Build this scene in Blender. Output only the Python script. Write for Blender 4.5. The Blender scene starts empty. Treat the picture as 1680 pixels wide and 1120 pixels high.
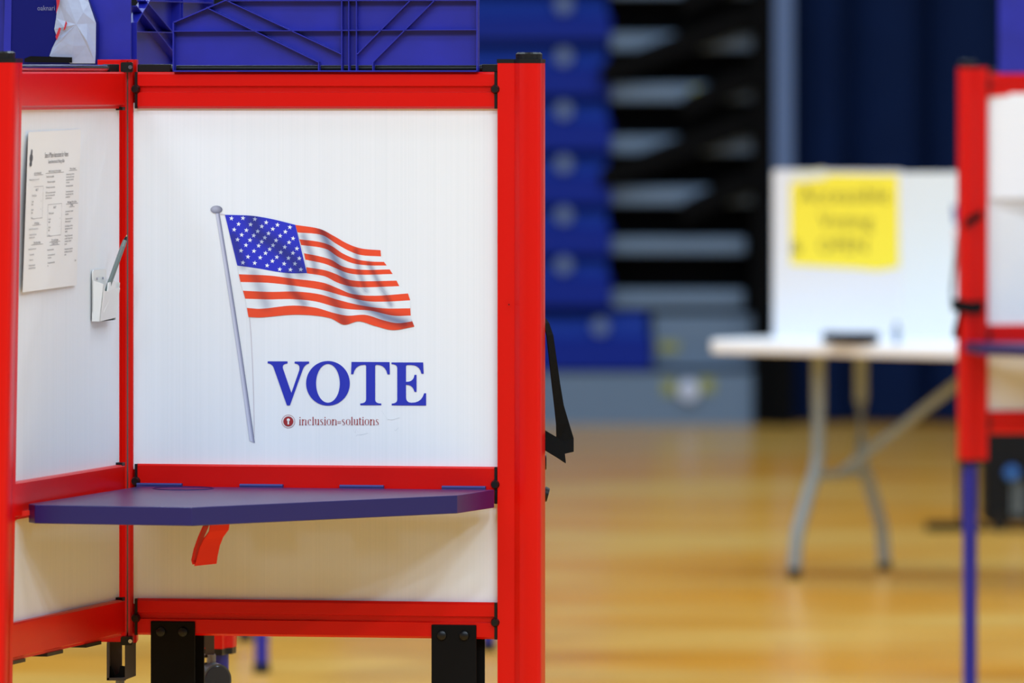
import bpy, bmesh, math, random
from mathutils import Vector, Matrix
from mathutils.geometry import tessellate_polygon
random.seed(4)
S = bpy.context.scene
COL = S.collection
PI = math.pi
# ------------------------------------------------------------------ camera
CZ, F, HOR = 1.72, 12500.0, 125.0          # camera height (m), focal length (px), horizon row
cam_d = bpy.data.cameras.new('camera')
cam = bpy.data.objects.new('camera', cam_d); COL.objects.link(cam)
cam.location = (0, 0, CZ); cam.rotation_euler = (PI/2, 0, 0)
cam_d.sensor_width = 36; cam_d.lens = F*36/1680
cam_d.shift_y = -(560-HOR)/1680
cam_d.clip_start = .1; cam_d.clip_end = 200
cam_d.dof.use_dof = True; cam_d.dof.focus_distance = 13.36; cam_d.dof.aperture_fstop = 4.6
S.camera = cam
# ------------------------------------------------------------------ world, exposure
w = bpy.data.worlds.new('world'); S.world = w; w.use_nodes = True
w.node_tree.nodes['Background'].inputs[0].default_value = (.75, .85, 1, 1)
w.node_tree.nodes['Background'].inputs[1].default_value = .1
S.view_settings.view_transform = 'Standard'; S.view_settings.look = 'None'
S.view_settings.exposure = 0.0; S.view_settings.gamma = 1
# ------------------------------------------------------------------ gym high-bay lamps
LAMPS = []
def high_bay(x, y, power, size=1.3, col=(.84, 1.03, 1.22)):
    l = bpy.data.lights.new('high_bay_light', 'AREA'); l.shape = 'RECTANGLE'
    l.size = size; l.size_y = .5; l.energy = power; l.color = col
    o = bpy.data.objects.new('high_bay_light', l); COL.objects.link(o)
    o.location = (x, y, 9.2)
    LAMPS.append((x, y))
for x in (-7.5, -2.5, 2.5, 7.5):
    for y in (-3.0, 1.0, 6.5, 12, 18, 24, 30):
        high_bay(x, y, {-3.0: 380, 1.0: 420, 6.5: 120, 12: 90, 18: 215, 24: 215, 30: 165}[y]*(1.1 if x > 0 and y < 10 else .92 if y < 10 else 1))

# ------------------------------------------------------------------ helpers
def at(px, py, Y): return Vector(((px-840)/F*Y, Y, CZ-(py-HOR)/F*Y))
def X_(px, Y): return (px-840)/F*Y
def Z_(py, Y): return CZ-(py-HOR)/F*Y
def ray_plane(px, py, p, n):
    d = Vector(((px-840)/F, 1, -(py-HOR)/F)); o = Vector((0, 0, CZ))
    return o + d*((p-o).dot(n)/d.dot(n))
def srgb(r, g, b):
    f = lambda c: (c/255/12.92) if c/255 <= .04045 else ((c/255+.055)/1.055)**2.4
    return (f(r), f(g), f(b), 1)
def mat(name, col, rough=.5, metal=0, bump=None, var=None, spec=.5, coat=0, trans=0):
    m = bpy.data.materials.new(name); m.use_nodes = True
    nt = m.node_tree; b = nt.nodes['Principled BSDF']
    b.inputs['Base Color'].default_value = col; b.inputs['Roughness'].default_value = rough
    b.inputs['Metallic'].default_value = metal; b.inputs['Specular IOR Level'].default_value = spec
    b.inputs['Coat Weight'].default_value = coat; b.inputs['Transmission Weight'].default_value = trans
    tc = nt.nodes.new('ShaderNodeTexCoord')
    if var:
        n = nt.nodes.new('ShaderNodeTexNoise'); n.inputs['Scale'].default_value = var[0]; n.inputs['Detail'].default_value = 4
        r = nt.nodes.new('ShaderNodeValToRGB'); k = var[1]
        r.color_ramp.elements[0].position = .3; r.color_ramp.elements[1].position = .7
        r.color_ramp.elements[0].color = (col[0]*(1-k), col[1]*(1-k), col[2]*(1-k), 1)
        r.color_ramp.elements[1].color = (min(1, col[0]*(1+k)), min(1, col[1]*(1+k)), min(1, col[2]*(1+k)), 1)
        nt.links.new(tc.outputs['Object'], n.inputs['Vector']); nt.links.new(n.outputs['Fac'], r.inputs['Fac'])
        nt.links.new(r.outputs['Color'], b.inputs['Base Color'])
    if bump:
        n = nt.nodes.new('ShaderNodeTexNoise'); n.inputs['Scale'].default_value = bump[0]; n.inputs['Detail'].default_value = 2
        bp = nt.nodes.new('ShaderNodeBump'); bp.inputs['Strength'].default_value = bump[1]; bp.inputs['Distance'].default_value = bump[2]
        nt.links.new(tc.outputs['Object'], n.inputs['Vector']); nt.links.new(n.outputs['Fac'], bp.inputs['Height'])
        nt.links.new(bp.outputs['Normal'], b.inputs['Normal'])
    return m
RED = mat('red_powder_coat', srgb(214, 8, 0), .3, bump=(420, .25, .0006), spec=.3)
REDB = mat('red_bracket', srgb(226, 22, 12), .35)
BLACK = mat('black_plastic', srgb(12, 12, 13), .35, spec=.35)
BLKM = mat('black_steel', srgb(4, 3, 3), .6, spec=.15)
BRNZ = mat('dark_bracket_steel', srgb(62, 54, 46), .5)
TAB = mat('shelf_hinge_blue', srgb(50, 56, 124), .4)
BLUE = mat('blue_shelf_plastic', srgb(26, 22, 92), .33, bump=(900, .15, .0003), coat=.05)
TRAY = mat('blue_tray_plastic', srgb(30, 36, 158), .36, var=(14, .12), coat=.05)
TRAYG = mat('glossy_blue_tray_plastic', srgb(22, 26, 104), .14)
LEGB = mat('blue_leg_steel', srgb(28, 30, 150), .35)
CHROME = mat('chrome', srgb(190, 188, 200), .18, 1)
STEEL = mat('grey_steel', srgb(120, 120, 118), .4, .6)
WHITEP = mat('white_moulded_plastic', srgb(236, 236, 232), .4)
STRAP = mat('black_webbing', srgb(5, 5, 5), .75, spec=.15, bump=(600, .6, .001))
REDS = mat('red_ribbon', srgb(232, 26, 12), .6)
def panel_mat():
    m = mat('white_fluted_panel', srgb(238, 241, 244), .42)
    nt = m.node_tree; b = nt.nodes['Principled BSDF']
    tc = nt.nodes.new('ShaderNodeTexCoord'); wv = nt.nodes.new('ShaderNodeTexNoise')
    mp = nt.nodes.new('ShaderNodeMapping'); mp.inputs['Scale'].default_value = (420, 200, .5)
    nt.links.new(tc.outputs['Object'], mp.inputs[0]); nt.links.new(mp.outputs[0], wv.inputs['Vector'])
    wv.inputs['Scale'].default_value = 1
    r = nt.nodes.new('ShaderNodeValToRGB')
    r.color_ramp.elements[0].position = .3; r.color_ramp.elements[1].position = .7
    r.color_ramp.elements[0].color = srgb(234, 238, 241); r.color_ramp.elements[1].color = srgb(239, 242, 245)
    nt.links.new(wv.outputs['Fac'], r.inputs['Fac']); nt.links.new(r.outputs['Color'], b.inputs['Base Color'])
    return m
PANEL = panel_mat()
def print_mat():
    m = bpy.data.materials.new('printed_ink'); m.use_nodes = True
    nt = m.node_tree; b = nt.nodes['Principled BSDF']; b.inputs['Roughness'].default_value = .45
    a = nt.nodes.new('ShaderNodeVertexColor'); a.layer_name = 'ink'
    nt.links.new(a.outputs['Color'], b.inputs['Base Color'])
    return m
INK = print_mat()

def world_loc(o):
    v = Vector((0, 0, 0))
    while o: v += o.location; o = o.parent
    return v
def make(name, bm, m, parent=None, smooth=False, bevel=0, doub=True):
    """link a bmesh given in world coordinates as one object"""
    if doub: bmesh.ops.recalc_face_normals(bm, faces=bm.faces)
    if parent: bmesh.ops.translate(bm, verts=bm.verts, vec=-world_loc(parent))
    me = bpy.data.meshes.new(name); bm.to_mesh(me); bm.free(); me.materials.append(m)
    if smooth:
        for p in me.polygons: p.use_smooth = True
    o = bpy.data.objects.new(name, me); COL.objects.link(o)
    if parent: o.parent = parent
    if bevel:
        b = o.modifiers.new('bevel', 'BEVEL'); b.width = bevel; b.segments = 2; b.limit_method = 'ANGLE'
    if smooth and not bevel:
        e = o.modifiers.new('split', 'EDGE_SPLIT'); e.split_angle = math.radians(35)
    return o
def root(name, label, cat, loc, group=None):
    o = bpy.data.objects.new(name, None); COL.objects.link(o); o.location = loc; o.empty_display_size = .05
    o['label'] = label; o['category'] = cat
    if group: o['group'] = group
    return o
def tag(o, label, cat, group=None, kind=None):
    o['label'] = label; o['category'] = cat
    if group: o['group'] = group
    if kind: o['kind'] = kind
    return o
def recenter(o):
    """move a mesh thing's origin to its base"""
    vs = [v.co for v in o.data.vertices]
    c = Vector((sum(v.x for v in vs)/len(vs), sum(v.y for v in vs)/len(vs), min(v.z for v in vs)))
    o.data.transform(Matrix.Translation(-c)); o.location = o.location + c
    return o
def B(): return bmesh.new()
def hexa(bm, p):
    v = [bm.verts.new(q) for q in p]
    for f in ((0, 1, 2, 3), (7, 6, 5, 4), (0, 4, 5, 1), (1, 5, 6, 2), (2, 6, 7, 3), (3, 7, 4, 0)): bm.faces.new([v[i] for i in f])
def box(bm, x0, x1, y0, y1, z0, z1, M=None):
    p = [Vector(q) for q in ((x0, y0, z0), (x1, y0, z0), (x1, y1, z0), (x0, y1, z0), (x0, y0, z1), (x1, y0, z1), (x1, y1, z1), (x0, y1, z1))]
    if M: p = [M @ q for q in p]
    hexa(bm, p)
def prism(bm, poly, a, b, M=None, axis='x'):
    """extrude a 2-D polygon; axis x: poly is (y,z); axis z: (x,y); axis y: (x,z)"""
    def mk(q, t):
        v = Vector((t, q[0], q[1])) if axis == 'x' else Vector((q[0], q[1], t)) if axis == 'z' else Vector((q[0], t, q[1]))
        return M @ v if M else v
    r0 = [bm.verts.new(mk(q, a)) for q in poly]; r1 = [bm.verts.new(mk(q, b)) for q in poly]
    n = len(poly)
    bm.faces.new(r0[::-1]); bm.faces.new(r1)
    for i in range(n): bm.faces.new((r0[i], r0[(i+1) % n], r1[(i+1) % n], r1[i]))
def cyl(bm, p0, p1, r0, r1=None, n=20, cap=True):
    if r1 is None: r1 = r0
    p0 = Vector(p0); p1 = Vector(p1); d = (p1-p0).normalized()
    u = d.orthogonal().normalized(); v = d.cross(u)
    a = []; b = []
    for i in range(n):
        t = 2*PI*i/n; e = u*math.cos(t)+v*math.sin(t)
        a.append(bm.verts.new(p0+e*r0)); b.append(bm.verts.new(p1+e*r1))
    for i in range(n): bm.faces.new((a[i], a[(i+1) % n], b[(i+1) % n], b[i]))
    if cap: bm.faces.new(a[::-1]); bm.faces.new(b)
def tube(bm, pts, r, n=12, sq=1.0):
    pts = [Vector(p) for p in pts]; rings = []
    for i, p in enumerate(pts):
        d = (pts[min(i+1, len(pts)-1)]-pts[max(i-1, 0)]).normalized()
        u = Vector((0, 0, 1)).cross(d)
        u = u.normalized() if u.length > 1e-3 else Vector((1, 0, 0))
        v = d.cross(u)
        rings.append([bm.verts.new(p+u*r*math.cos(2*PI*k/n)+v*r*sq*math.sin(2*PI*k/n)) for k in range(n)])
    for a, b in zip(rings, rings[1:]):
        for k in range(n): bm.faces.new((a[k], a[(k+1) % n], b[(k+1) % n], b[k]))
    bm.faces.new(rings[0][::-1]); bm.faces.new(rings[-1])
def roundrect(w0, w1, h0, h1, r, n=5):
    out = []
    for cx, cy, a in ((w1-r, h1-r, 0), (w0+r, h1-r, 90), (w0+r, h0+r, 180), (w1-r, h0+r, 270)):
        for i in range(n+1):
            t = math.radians(a+90*i/n); out.append((cx+r*math.cos(t), cy+r*math.sin(t)))
    return out
def frame(A, Bp):
    """local frame: x from A to B, y away from the inner side, z up (world)"""
    d = Vector((Bp.x-A.x, Bp.y-A.y, 0)).normalized(); z = Vector((0, 0, 1)); y = z.cross(d)
    M = Matrix.Identity(4)
    for i, c in enumerate((d, y, z)):
        for j in range(3): M[j][i] = c[j]
    M.translation = Vector((A.x, A.y, 0))
    return M
def glyphs(txt, size=1, align='LEFT', squash=1):
    c = bpy.data.curves.new('t', 'FONT'); c.body = txt; c.size = size; c.align_x = align; c.resolution_u = 2
    o = bpy.data.objects.new('t', c); COL.objects.link(o)
    me = bpy.data.meshes.new_from_object(o)
    vs = [(v.co.x*squash, v.co.y) for v in me.vertices]; fs = [tuple(p.vertices) for p in me.polygons]
    bpy.data.objects.remove(o); bpy.data.meshes.remove(me); bpy.data.curves.remove(c)
    return vs, fs
def put(bm, vf, fn):
    vs = [bm.verts.new(fn(*v)) for v in vf[0]]
    for f in vf[1]:
        try: bm.faces.new([vs[i] for i in f])
        except ValueError: pass

# ------------------------------------------------------------------ gym shell
def struct(name, bm, m):
    o = make(name, bm, m); o['kind'] = 'structure'; return o
def floor_mat():
    m = mat('maple_gym_floor', (.5, .3, .1, 1), .3, spec=.28)
    nt = m.node_tree; b = nt.nodes['Principled BSDF']
    tc = nt.nodes.new('ShaderNodeTexCoord')
    br = nt.nodes.new('ShaderNodeTexBrick'); br.inputs['Scale'].default_value = 1
    br.inputs['Brick Width'].default_value = 1.6; br.inputs['Row Height'].default_value = .06
    br.inputs['Mortar Size'].default_value = .0015; br.inputs['Bias'].default_value = 0
    br.inputs['Color1'].default_value = (.82, .80, .78, 1); br.inputs['Color2'].default_value = (1, 1, 1, 1)
    br.inputs['Mortar'].default_value = (.6, .52, .42, 1)
    nt.links.new(tc.outputs['Object'], br.inputs['Vector'])
    mp = nt.nodes.new('ShaderNodeMapping'); mp.inputs['Scale'].default_value = (.45, 1.1, 1)
    n = nt.nodes.new('ShaderNodeTexNoise'); n.inputs['Scale'].default_value = 1.1; n.inputs['Detail'].default_value = 5
    nt.links.new(tc.outputs['Object'], mp.inputs[0]); nt.links.new(mp.outputs[0], n.inputs['Vector'])
    r = nt.nodes.new('ShaderNodeValToRGB'); r.color_ramp.elements[0].position = .38; r.color_ramp.elements[1].position = .62
    r.color_ramp.elements[0].color = srgb(240, 164, 44); r.color_ramp.elements[1].color = srgb(244, 194, 98)
    nt.links.new(n.outputs['Fac'], r.inputs['Fac'])
    mx = nt.nodes.new('ShaderNodeMix'); mx.data_type = 'RGBA'; mx.blend_type = 'MULTIPLY'; mx.inputs['Factor'].default_value = 1
    nt.links.new(br.outputs['Color'], mx.inputs['A']); nt.links.new(r.outputs['Color'], mx.inputs['B'])
    nt.links.new(mx.outputs['Result'], b.inputs['Base Color'])
    r2 = nt.nodes.new('ShaderNodeMapRange'); r2.inputs['To Min'].default_value = .15; r2.inputs['To Max'].default_value = .28
    nt.links.new(n.outputs['Fac'], r2.inputs['Value']); nt.links.new(r2.outputs[0], b.inputs['Roughness'])
    return m
XW, Y0, Y1, ZC = 13.0, -4.0, 39.6, 10.0
bm = B(); box(bm, -XW, XW, Y0, Y1, -.1, 0); struct('floor', bm, floor_mat())
GW = mat('wall_paint', srgb(176, 184, 198), .8, var=(2, .05))
DW = mat('dark_wall_paint', srgb(10, 14, 24), .85, var=(2, .1))
CL = mat('ceiling_deck', srgb(120, 122, 128), .8, var=(3, .05))
bm = B(); box(bm, -XW, XW, Y1, Y1+.2, 0, ZC); struct('wall_back', bm, DW)
bm = B(); box(bm, -XW, XW, Y0-.2, Y0, 0, ZC); struct('wall_front', bm, mat('navy_wall_paint', srgb(52, 58, 78), .8, var=(2, .08)))
bm = B(); box(bm, -XW-.2, -XW, Y0, Y1, 0, ZC); struct('wall_left', bm, GW)
bm = B(); box(bm, XW, XW+.2, Y0, Y1, 0, ZC); struct('wall_right', bm, GW)
bm = B(); box(bm, -XW, XW, Y0, Y1, ZC, ZC+.1); struct('ceiling', bm, CL)

# ------------------------------------------------------------------ voting booth
ZT, ZB = 1.7275, .7320             # top and bottom of the framed panels
RH = .0645                         # rail height
RAILS = [(ZT-RH, ZT), (.9700, 1.0345), (ZB, ZB+RH)]
def rail_profile(z0, z1):
    t = .018; h = z1-z0
    side = [(t-.006, z0), (t, z0+.004), (t, z0+h*.44), (t-.007, z0+h*.46), (t-.007, z0+h*.60), (t, z0+h*.62), (t, z1-.004), (t-.004, z1)]
    return [(-y, z) for y, z in side] + [(y, z) for y, z in side[::-1]]
def flat_rail_profile(z0, z1):
    t = .018
    side = [(t-.007, z0), (t-.007, z0+.004), (t, z0+.007), (t, z1-.003), (t-.003, z1)]
    return [(-y, z) for y, z in side] + [(y, z) for y, z in side[::-1]]
POSTP = [(0, -.021), (.029, -.021), (.0300, -.0205), (.0395, -.0285), (.042, -.030), (.070, -.030), (.0745, -.028), (.0772, -.0245), (.078, -.020)]
POSTP = POSTP + [(x, -y) for x, y in POSTP[::-1]]
TYRE = mat('caster_tyre_grey', srgb(70, 80, 84), .45); DISC = mat('caster_disc_blue_black', srgb(20, 32, 50), .3)
def caster(parent, p, ax, r=.032, stem=.06):
    p = Vector(p); ax = Vector(ax).normalized()
    bm = B()
    cyl(bm, p+ax*.004, p+ax*.022, r, r*.93, 32); cyl(bm, p-ax*.004, p-ax*.022, r, r*.93, 32); cyl(bm, p-ax*.006, p+ax*.006, r*.5, n=20)
    c = make('caster_wheel', bm, TYRE, parent, smooth=True)
    bm = B(); cyl(bm, p+ax*.0218, p+ax*.0235, r*.84, r*.8, 32); make('wheel_disc', bm, DISC, c, smooth=True); bm = B(); cyl(bm, p-ax*.0218, p-ax*.0235, r*.84, r*.8, 32); make('wheel_disc', bm, DISC, c, smooth=True)
    bm = B(); cyl(bm, p+Vector((0, 0, r*.6)), p+Vector((0, 0, stem)), .008, n=14)
    make('caster_stem', bm, STEEL, c, smooth=True)
    return c
def wing(rt, A, Bp, s0, post_bottom=.66, post_top=1.743, s_extra=0, rod=True, post=True, floorz=0, dz=0, two=True, brackets=(), fitting=True, sleeve=(.03, .035), lowpanel=True, rodmat=CHROME, flat=False):
    """one framed wing from the hinge A to the outer post B (post inner face at distance L)"""
    M = frame(A, Bp); L = (Vector((Bp.x, Bp.y))-Vector((A.x, A.y))).length
    made = []
    for i, (z0, z1) in enumerate(RAILS):
        bm = B(); prism(bm, (flat_rail_profile if (i == 1 or flat) else rail_profile)(z0+dz, z1+dz), s0, L-.002, M)
        made.append(make('rail', bm, RED, rt))
    bm = B(); box(bm, s0-.008, L+.004, -.005, .005, RAILS[1][1]-.01+dz, RAILS[0][0]+.01+dz, M); made.append(make('panel', bm, PANEL, rt))
    bm = B(); box(bm, s0-.008, L+.004, -.005, .005, RAILS[2][1]-.01+dz, RAILS[1][0]+.01+dz, M); made.append(make('panel', bm, PANEL, rt))
    if fitting:
        for i, (z0, z1) in enumerate(RAILS):
            zz = {0: (z0+z1)/2+.002, 1: z0+.034, 2: z0+.03}[i]+dz
            for s in (s0-.0005, L-.004):
                for sg in (-1, 1):
                    bm = B(); box(bm, s-.0015, s+.003, min(sg*.013, sg*.021), max(sg*.013, sg*.021), z0+dz, z1+dz, M)
                    c = M @ Vector((s, sg*.019, zz)); c2 = M @ Vector((s, sg*.027, zz))
                    cyl(bm, c, c2, .0085, .006, 16)
                    made.append(make('corner_fitting', bm, BLACK, rt))
    if post:
        Mp = M @ Matrix.Translation((L, 0, 0))
        bm = B(); prism(bm, POSTP, post_bottom+dz, post_top+dz, Mp, 'z'); p = make('post', bm, RED, rt, smooth=True); made.append(p)
        bm = B(); prism(bm, [(x*1.02-.001, y*1.03) for x, y in POSTP], post_top+dz, post_top+.007+dz, Mp, 'z')
        cyl(bm, Mp @ Vector((.0525, 0, post_top+.007+dz)), Mp @ Vector((.0525, 0, post_top+.016+dz)), .0235, n=28)
        cyl(bm, Mp @ Vector((.0525, 0, post_top+.016+dz)), Mp @ Vector((.0525, 0, post_top+.019+dz)), .0235, .020, n=28)
        made.append(make('post_cap', bm, BLACK, p))
        bm = B(); prism(bm, [(x, y*.97) for x, y in POSTP], post_bottom-.012+dz, post_bottom+dz, Mp, 'z'); made.append(make('end_collar', bm, BLACK, p))
        bm = B(); c = Mp @ Vector((.046, 0, 0)); c.z = floorz
        cyl(bm, c+Vector((0, 0, .015)), (c.x, c.y, post_bottom-.012+dz), .0205, n=24)
        lg = make('leg', bm, LEGB, rt, smooth=True); made.append(lg)
        bm = B(); cyl(bm, c, c+Vector((0, 0, .03)), .026, .023, n=24); made.append(make('rubber_foot', bm, BLACK, lg, smooth=True))
    if rod:
        zr = ZT+.0065+dz
        bm = B(); cyl(bm, M @ Vector((s0+.002, 0, zr)), M @ Vector((L-.002, 0, zr)), .0062, n=16); r = make('top_rod', bm, rodmat, rt, smooth=True); made.append(r)
        for a, b in ((s0, s0+sleeve[0]), (L-sleeve[1], L-.001)):
            bm = B(); box(bm, a, b, -.0075, .0075, ZT+dz, ZT+.0137+dz, M); made.append(make('rod_sleeve', bm, BLACK, r, bevel=.001))
    for s in brackets:
        bm = B(); box(bm, s-.04, s+.04, -.022, -.018, .59+dz, .757+dz, M)
        br = make('caster_bracket', bm, BLKM, rt, bevel=.0015); made.append(br)
        bm = B(); box(bm, s-.036, s+.048, .018, .022, .59+dz, .757+dz, M); box(bm, s-.036, s+.048, -.018, .018, .59+dz, .595+dz, M)
        made.append(make('back_plate', bm, BLKM, br))
        for k in (-.021, .019):
            bm = B(); c = M @ Vector((s+k, -.022, .7385+dz)); c2 = M @ Vector((s+k, -.0265, .7385+dz)); c3 = M @ Vector((s+k, -.028, .7385+dz))
            cyl(bm, c, c2, .009, .008, 20); cyl(bm, c2, c3, .008, .005, 20); made.append(make('bolt', bm, BLACK, br, smooth=True))
        made.append(caster(rt, M @ Vector((s, 0, .535+dz)), M.to_3x3() @ Vector((0, 1, 0))))
    return M, L, made
def lean(objs, A, Bp, k):
    """the outer end of a wing leans out towards its foot"""
    d = Vector((Bp.x-A.x, Bp.y-A.y)); L2 = d.length_squared
    for o in objs:
        wl = world_loc(o)
        for v in o.data.vertices:
            p = v.co+wl; t = (Vector((p.x-A.x, p.y-A.y)).dot(d))/L2
            v.co.x -= k*max(0, t)*(1.73-p.z)
GB = 'red framed voting booths'
HX = Vector((X_(212, 13.5), 13.5, 0))
booth = root('voting_booth', 'sharp red framed voting booth with VOTE flag panel in the foreground', 'voting booth', (HX.x, HX.y, 0))
RB = Vector((X_(819.5, 13.388), 13.388, 0))
MM, ML, _ = wing(booth, HX, RB, .0165, post_bottom=.640, brackets=(.0835, .5880), sleeve=(.06, .03), rodmat=BLACK)
LA = Vector((X_(189, 13.46), 13.46, 0)); LB = Vector((X_(17, 12.86), 12.86, 0))
ML_, LL, mL = wing(booth, LA, LB, 0.0, post_bottom=.640, brackets=(), flat=True, fitting=False, sleeve=(.055, .02))
for z0, z1 in ((RAILS[0][0]-.003, RAILS[0][0]+.003), (RAILS[1][1]-.003, RAILS[1][1]+.004), (RAILS[2][1]-.003, RAILS[2][1]+.004)):
    bm = B(); box(bm, -.004, .012, -.017, .017, z0, z1, ML_); mL.append(make('corner_fitting', bm, BLACK, booth))
# three black rubber pads under the left wing's lower rail
for s in (.12, .33, .53):
    bm = B(); box(bm, s, s+.085, -.014, .014, ZB-.006, ZB, ML_); mL.append(make('rubber_pad', bm, BLACK, booth))
# wing to the back right and wing to the back left
CA = Vector((X_(205, 13.56), 13.56, 0)); CB = Vector((X_(347, 14.15), 14.15, 0))
wing(booth, CA, CB, .03, post_bottom=.657, fitting=False, rod=False)
DB = Vector((HX.x-.73, HX.y+.16, 0))
wing(booth, Vector((HX.x-.05, HX.y+.07, 0)), DB, .03, post_bottom=.66, fitting=False, rod=False)
# hinge column
bm = B()
x0, x1 = X_(160, 13.52), X_(225, 13.52)
xa = X_(199, 13.52); xg0 = X_(209.3, 13.52); xg1 = X_(211.6, 13.52)
box(bm, x0, xa, 13.52, 13.562, .7165, 1.7495)
prism(bm, [(xa, 13.515), (X_(206, 13.5), 13.497), (xg0, 13.495), (xg0, 13.505), (xg1, 13.505), (xg1, 13.492), (X_(214, 13.5), 13.489), (X_(218.5, 13.5), 13.490), (X_(220.5, 13.5), 13.498), (x1, 13.50), (x1, 13.562), (xa, 13.562)], .7165, 1.7495, None, 'z')
hc = make('hinge_column', bm, RED, booth, bevel=.0008)
bm = B(); box(bm, xg0, xg1, 13.4965, 13.502, .735, 1.733); make('hinge_pin', bm, STEEL, hc)
for za, zb in ((Z_(118.5, 13.47), Z_(102, 13.47)), (Z_(1058, 13.47), Z_(1044, 13.47))):
    bm = B(); prism(bm, roundrect(X_(198, 13.47), X_(217.5, 13.47), za, zb, .003), 13.468, 13.495, None, 'y'); cl = make('hinge_clamp', bm, BLACK, hc)
    zc = (za+zb)/2
    bm = B(); cyl(bm, (X_(214, 13.47), 13.469, zc), (X_(214, 13.47), 13.462, zc), .0036, n=14); make('screw', bm, CHROME, cl)
# open caster bracket under the hinge column
bm = B()
y = 13.50
box(bm, X_(175, y), X_(179, y), y, y+.05, Z_(1115, y), .7165); box(bm, X_(176, y), X_(198, y), y+.046, y+.05, Z_(1115, y), .7165)
box(bm, X_(175, y), X_(206, y), y, y+.05, Z_(1116, y), Z_(1112, y))
prism(bm, [(X_(205, y), Z_(1115, y)), (X_(223, y), Z_(1108, y)), (X_(223, y), .7165), (X_(205, y), .7165)], y-.002, y+.002, None, 'y')
hb = make('hinge_bracket', bm, BRNZ, booth)
bm = B()
prism(bm, [(X_(a, y), Z_(b, y)) for a, b in ((179, 1113), (204, 1113), (204, 1094), (196, 1093), (194, 1105), (188, 1108), (182, 1094), (179, 1094))], y+.02, y+.024, None, 'y')
make('latch_plate', bm, BLKM, hb)
caster(booth, (X_(197, 13.52), 13.52, .575), (1, .4, 0), stem=.075)
# bracket and caster of the back right wing
y = 13.9
bm = B(); box(bm, X_(329, y), X_(338, y), y, y+.003, Z_(1062, y), Z_(1030, y)); box(bm, X_(338, y), X_(353, y), y-.04, y-.037, Z_(1074, y), Z_(1030, y)); box(bm, X_(328, y), X_(353, y), y-.04, y+.003, Z_(1076, y), Z_(1072, y))
make('rear_bracket', bm, BRNZ, booth)
caster(booth, (X_(347, 13.86), 13.86, Z_(1114, 13.86)), (.52, -.85, 0), r=.0315, stem=.045)
lean(mL, LA, LB, .016)

# shelf
ZS = .996
sh = [(230, 13.462), (47, 12.905), (57, 12.875), (315, 12.800), (750, 13.17), (811, 13.345)]
poly = [(X_(a, Y), Y) for a, Y in sh]
bm = B(); prism(bm, poly, ZS-.0315, ZS, None, 'z')
shelf = make('shelf', bm, BLUE, booth, bevel=.0012); shelf['label'] = 'dark blue fold-down writing shelf'
bm = B()
n = 64; cx, cy = X_(300, 13.37), 13.385
for r0, r1, z in ((.052, .0545, ZS+.0012),):
    ring = [[bm.verts.new((cx+r*math.cos(2*PI*i/n), cy+.055*math.sin(2*PI*i/n)*r/.0545, zz)) for i in range(n)] for r, zz in ((r0, ZS-.0005), (r0, z), (r1, z), (r1, ZS-.0005))]
    for a, b in zip(ring, ring[1:]):
        for i in range(n): bm.faces.new((a[i], a[(i+1) % n], b[(i+1) % n], b[i]))
make('cup_ring', bm, BLUE, shelf)
for a, b in ((230, 306), (403, 475), (570, 643), (740, 812)):
    s0, s1 = (a-212)/930, (b-212)/930
    bm = B(); box(bm, s0, s1, -.028, -.0185, .984, 1.0005, MM); cyl(bm, MM @ Vector((s0, -.026, .9985)), MM @ Vector((s1, -.026, .9985)), .003, n=12)
    make('hinge_tab', bm, TAB, shelf)
# red lip of the bracket that carries the shelf's left end
bm = B()
y = 12.90
prism(bm, [(X_(a, y), Z_(b, y)) for a, b in ((14, 842), (30, 841), (35, 838), (61, 836), (61, 842), (34, 848), (22, 856), (14, 858))], y, y+.12, None, 'y')
make('shelf_bracket', bm, REDB, booth)
# red pull ribbon under the shelf
def ribbon(path, wd, th, m, name, parent):
    """path: points; wd: width vector"""
    bm = B(); rows = []
    P = [Vector(p) for p in path]
    for i, p in enumerate(P):
        d = (P[min(i+1, len(P)-1)]-P[max(i-1, 0)]).normalized()
        wv = wd(i) if callable(wd) else Vector(wd)
        nn = d.cross(wv).normalized()*th
        rows.append([bm.verts.new(q) for q in (p-wv-nn, p+wv-nn, p+wv+nn, p-wv+nn)])
    for a, b in zip(rows, rows[1:]):
        for k in range(4): bm.faces.new((a[k], a[(k+1) % 4], b[(k+1) % 4], b[k]))
    bm.faces.new(rows[0][::-1]); bm.faces.new(rows[-1])
    return make(name, bm, m, parent)
y = 13.02
pts = [(361, 855), (359, 870), (350, 882), (344, 896), (340, 912), (337, 926)]
hw = [.0165, .0165, .0165, .0170, .0175, .0185]
rb = ribbon([at(a, b, y+.004*i) for i, (a, b) in enumerate(pts)], lambda i: Vector((hw[i], .006, .0016)), .0012, REDS, 'pull_ribbon', booth)
y = 13.035
ribbon([at(a, b, y) for a, b in ((338, 862), (330, 880), (323, 900), (319, 918), (321, 925))], (.004, .012, 0), .0012, REDS, 'ribbon_fold', rb)
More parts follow.
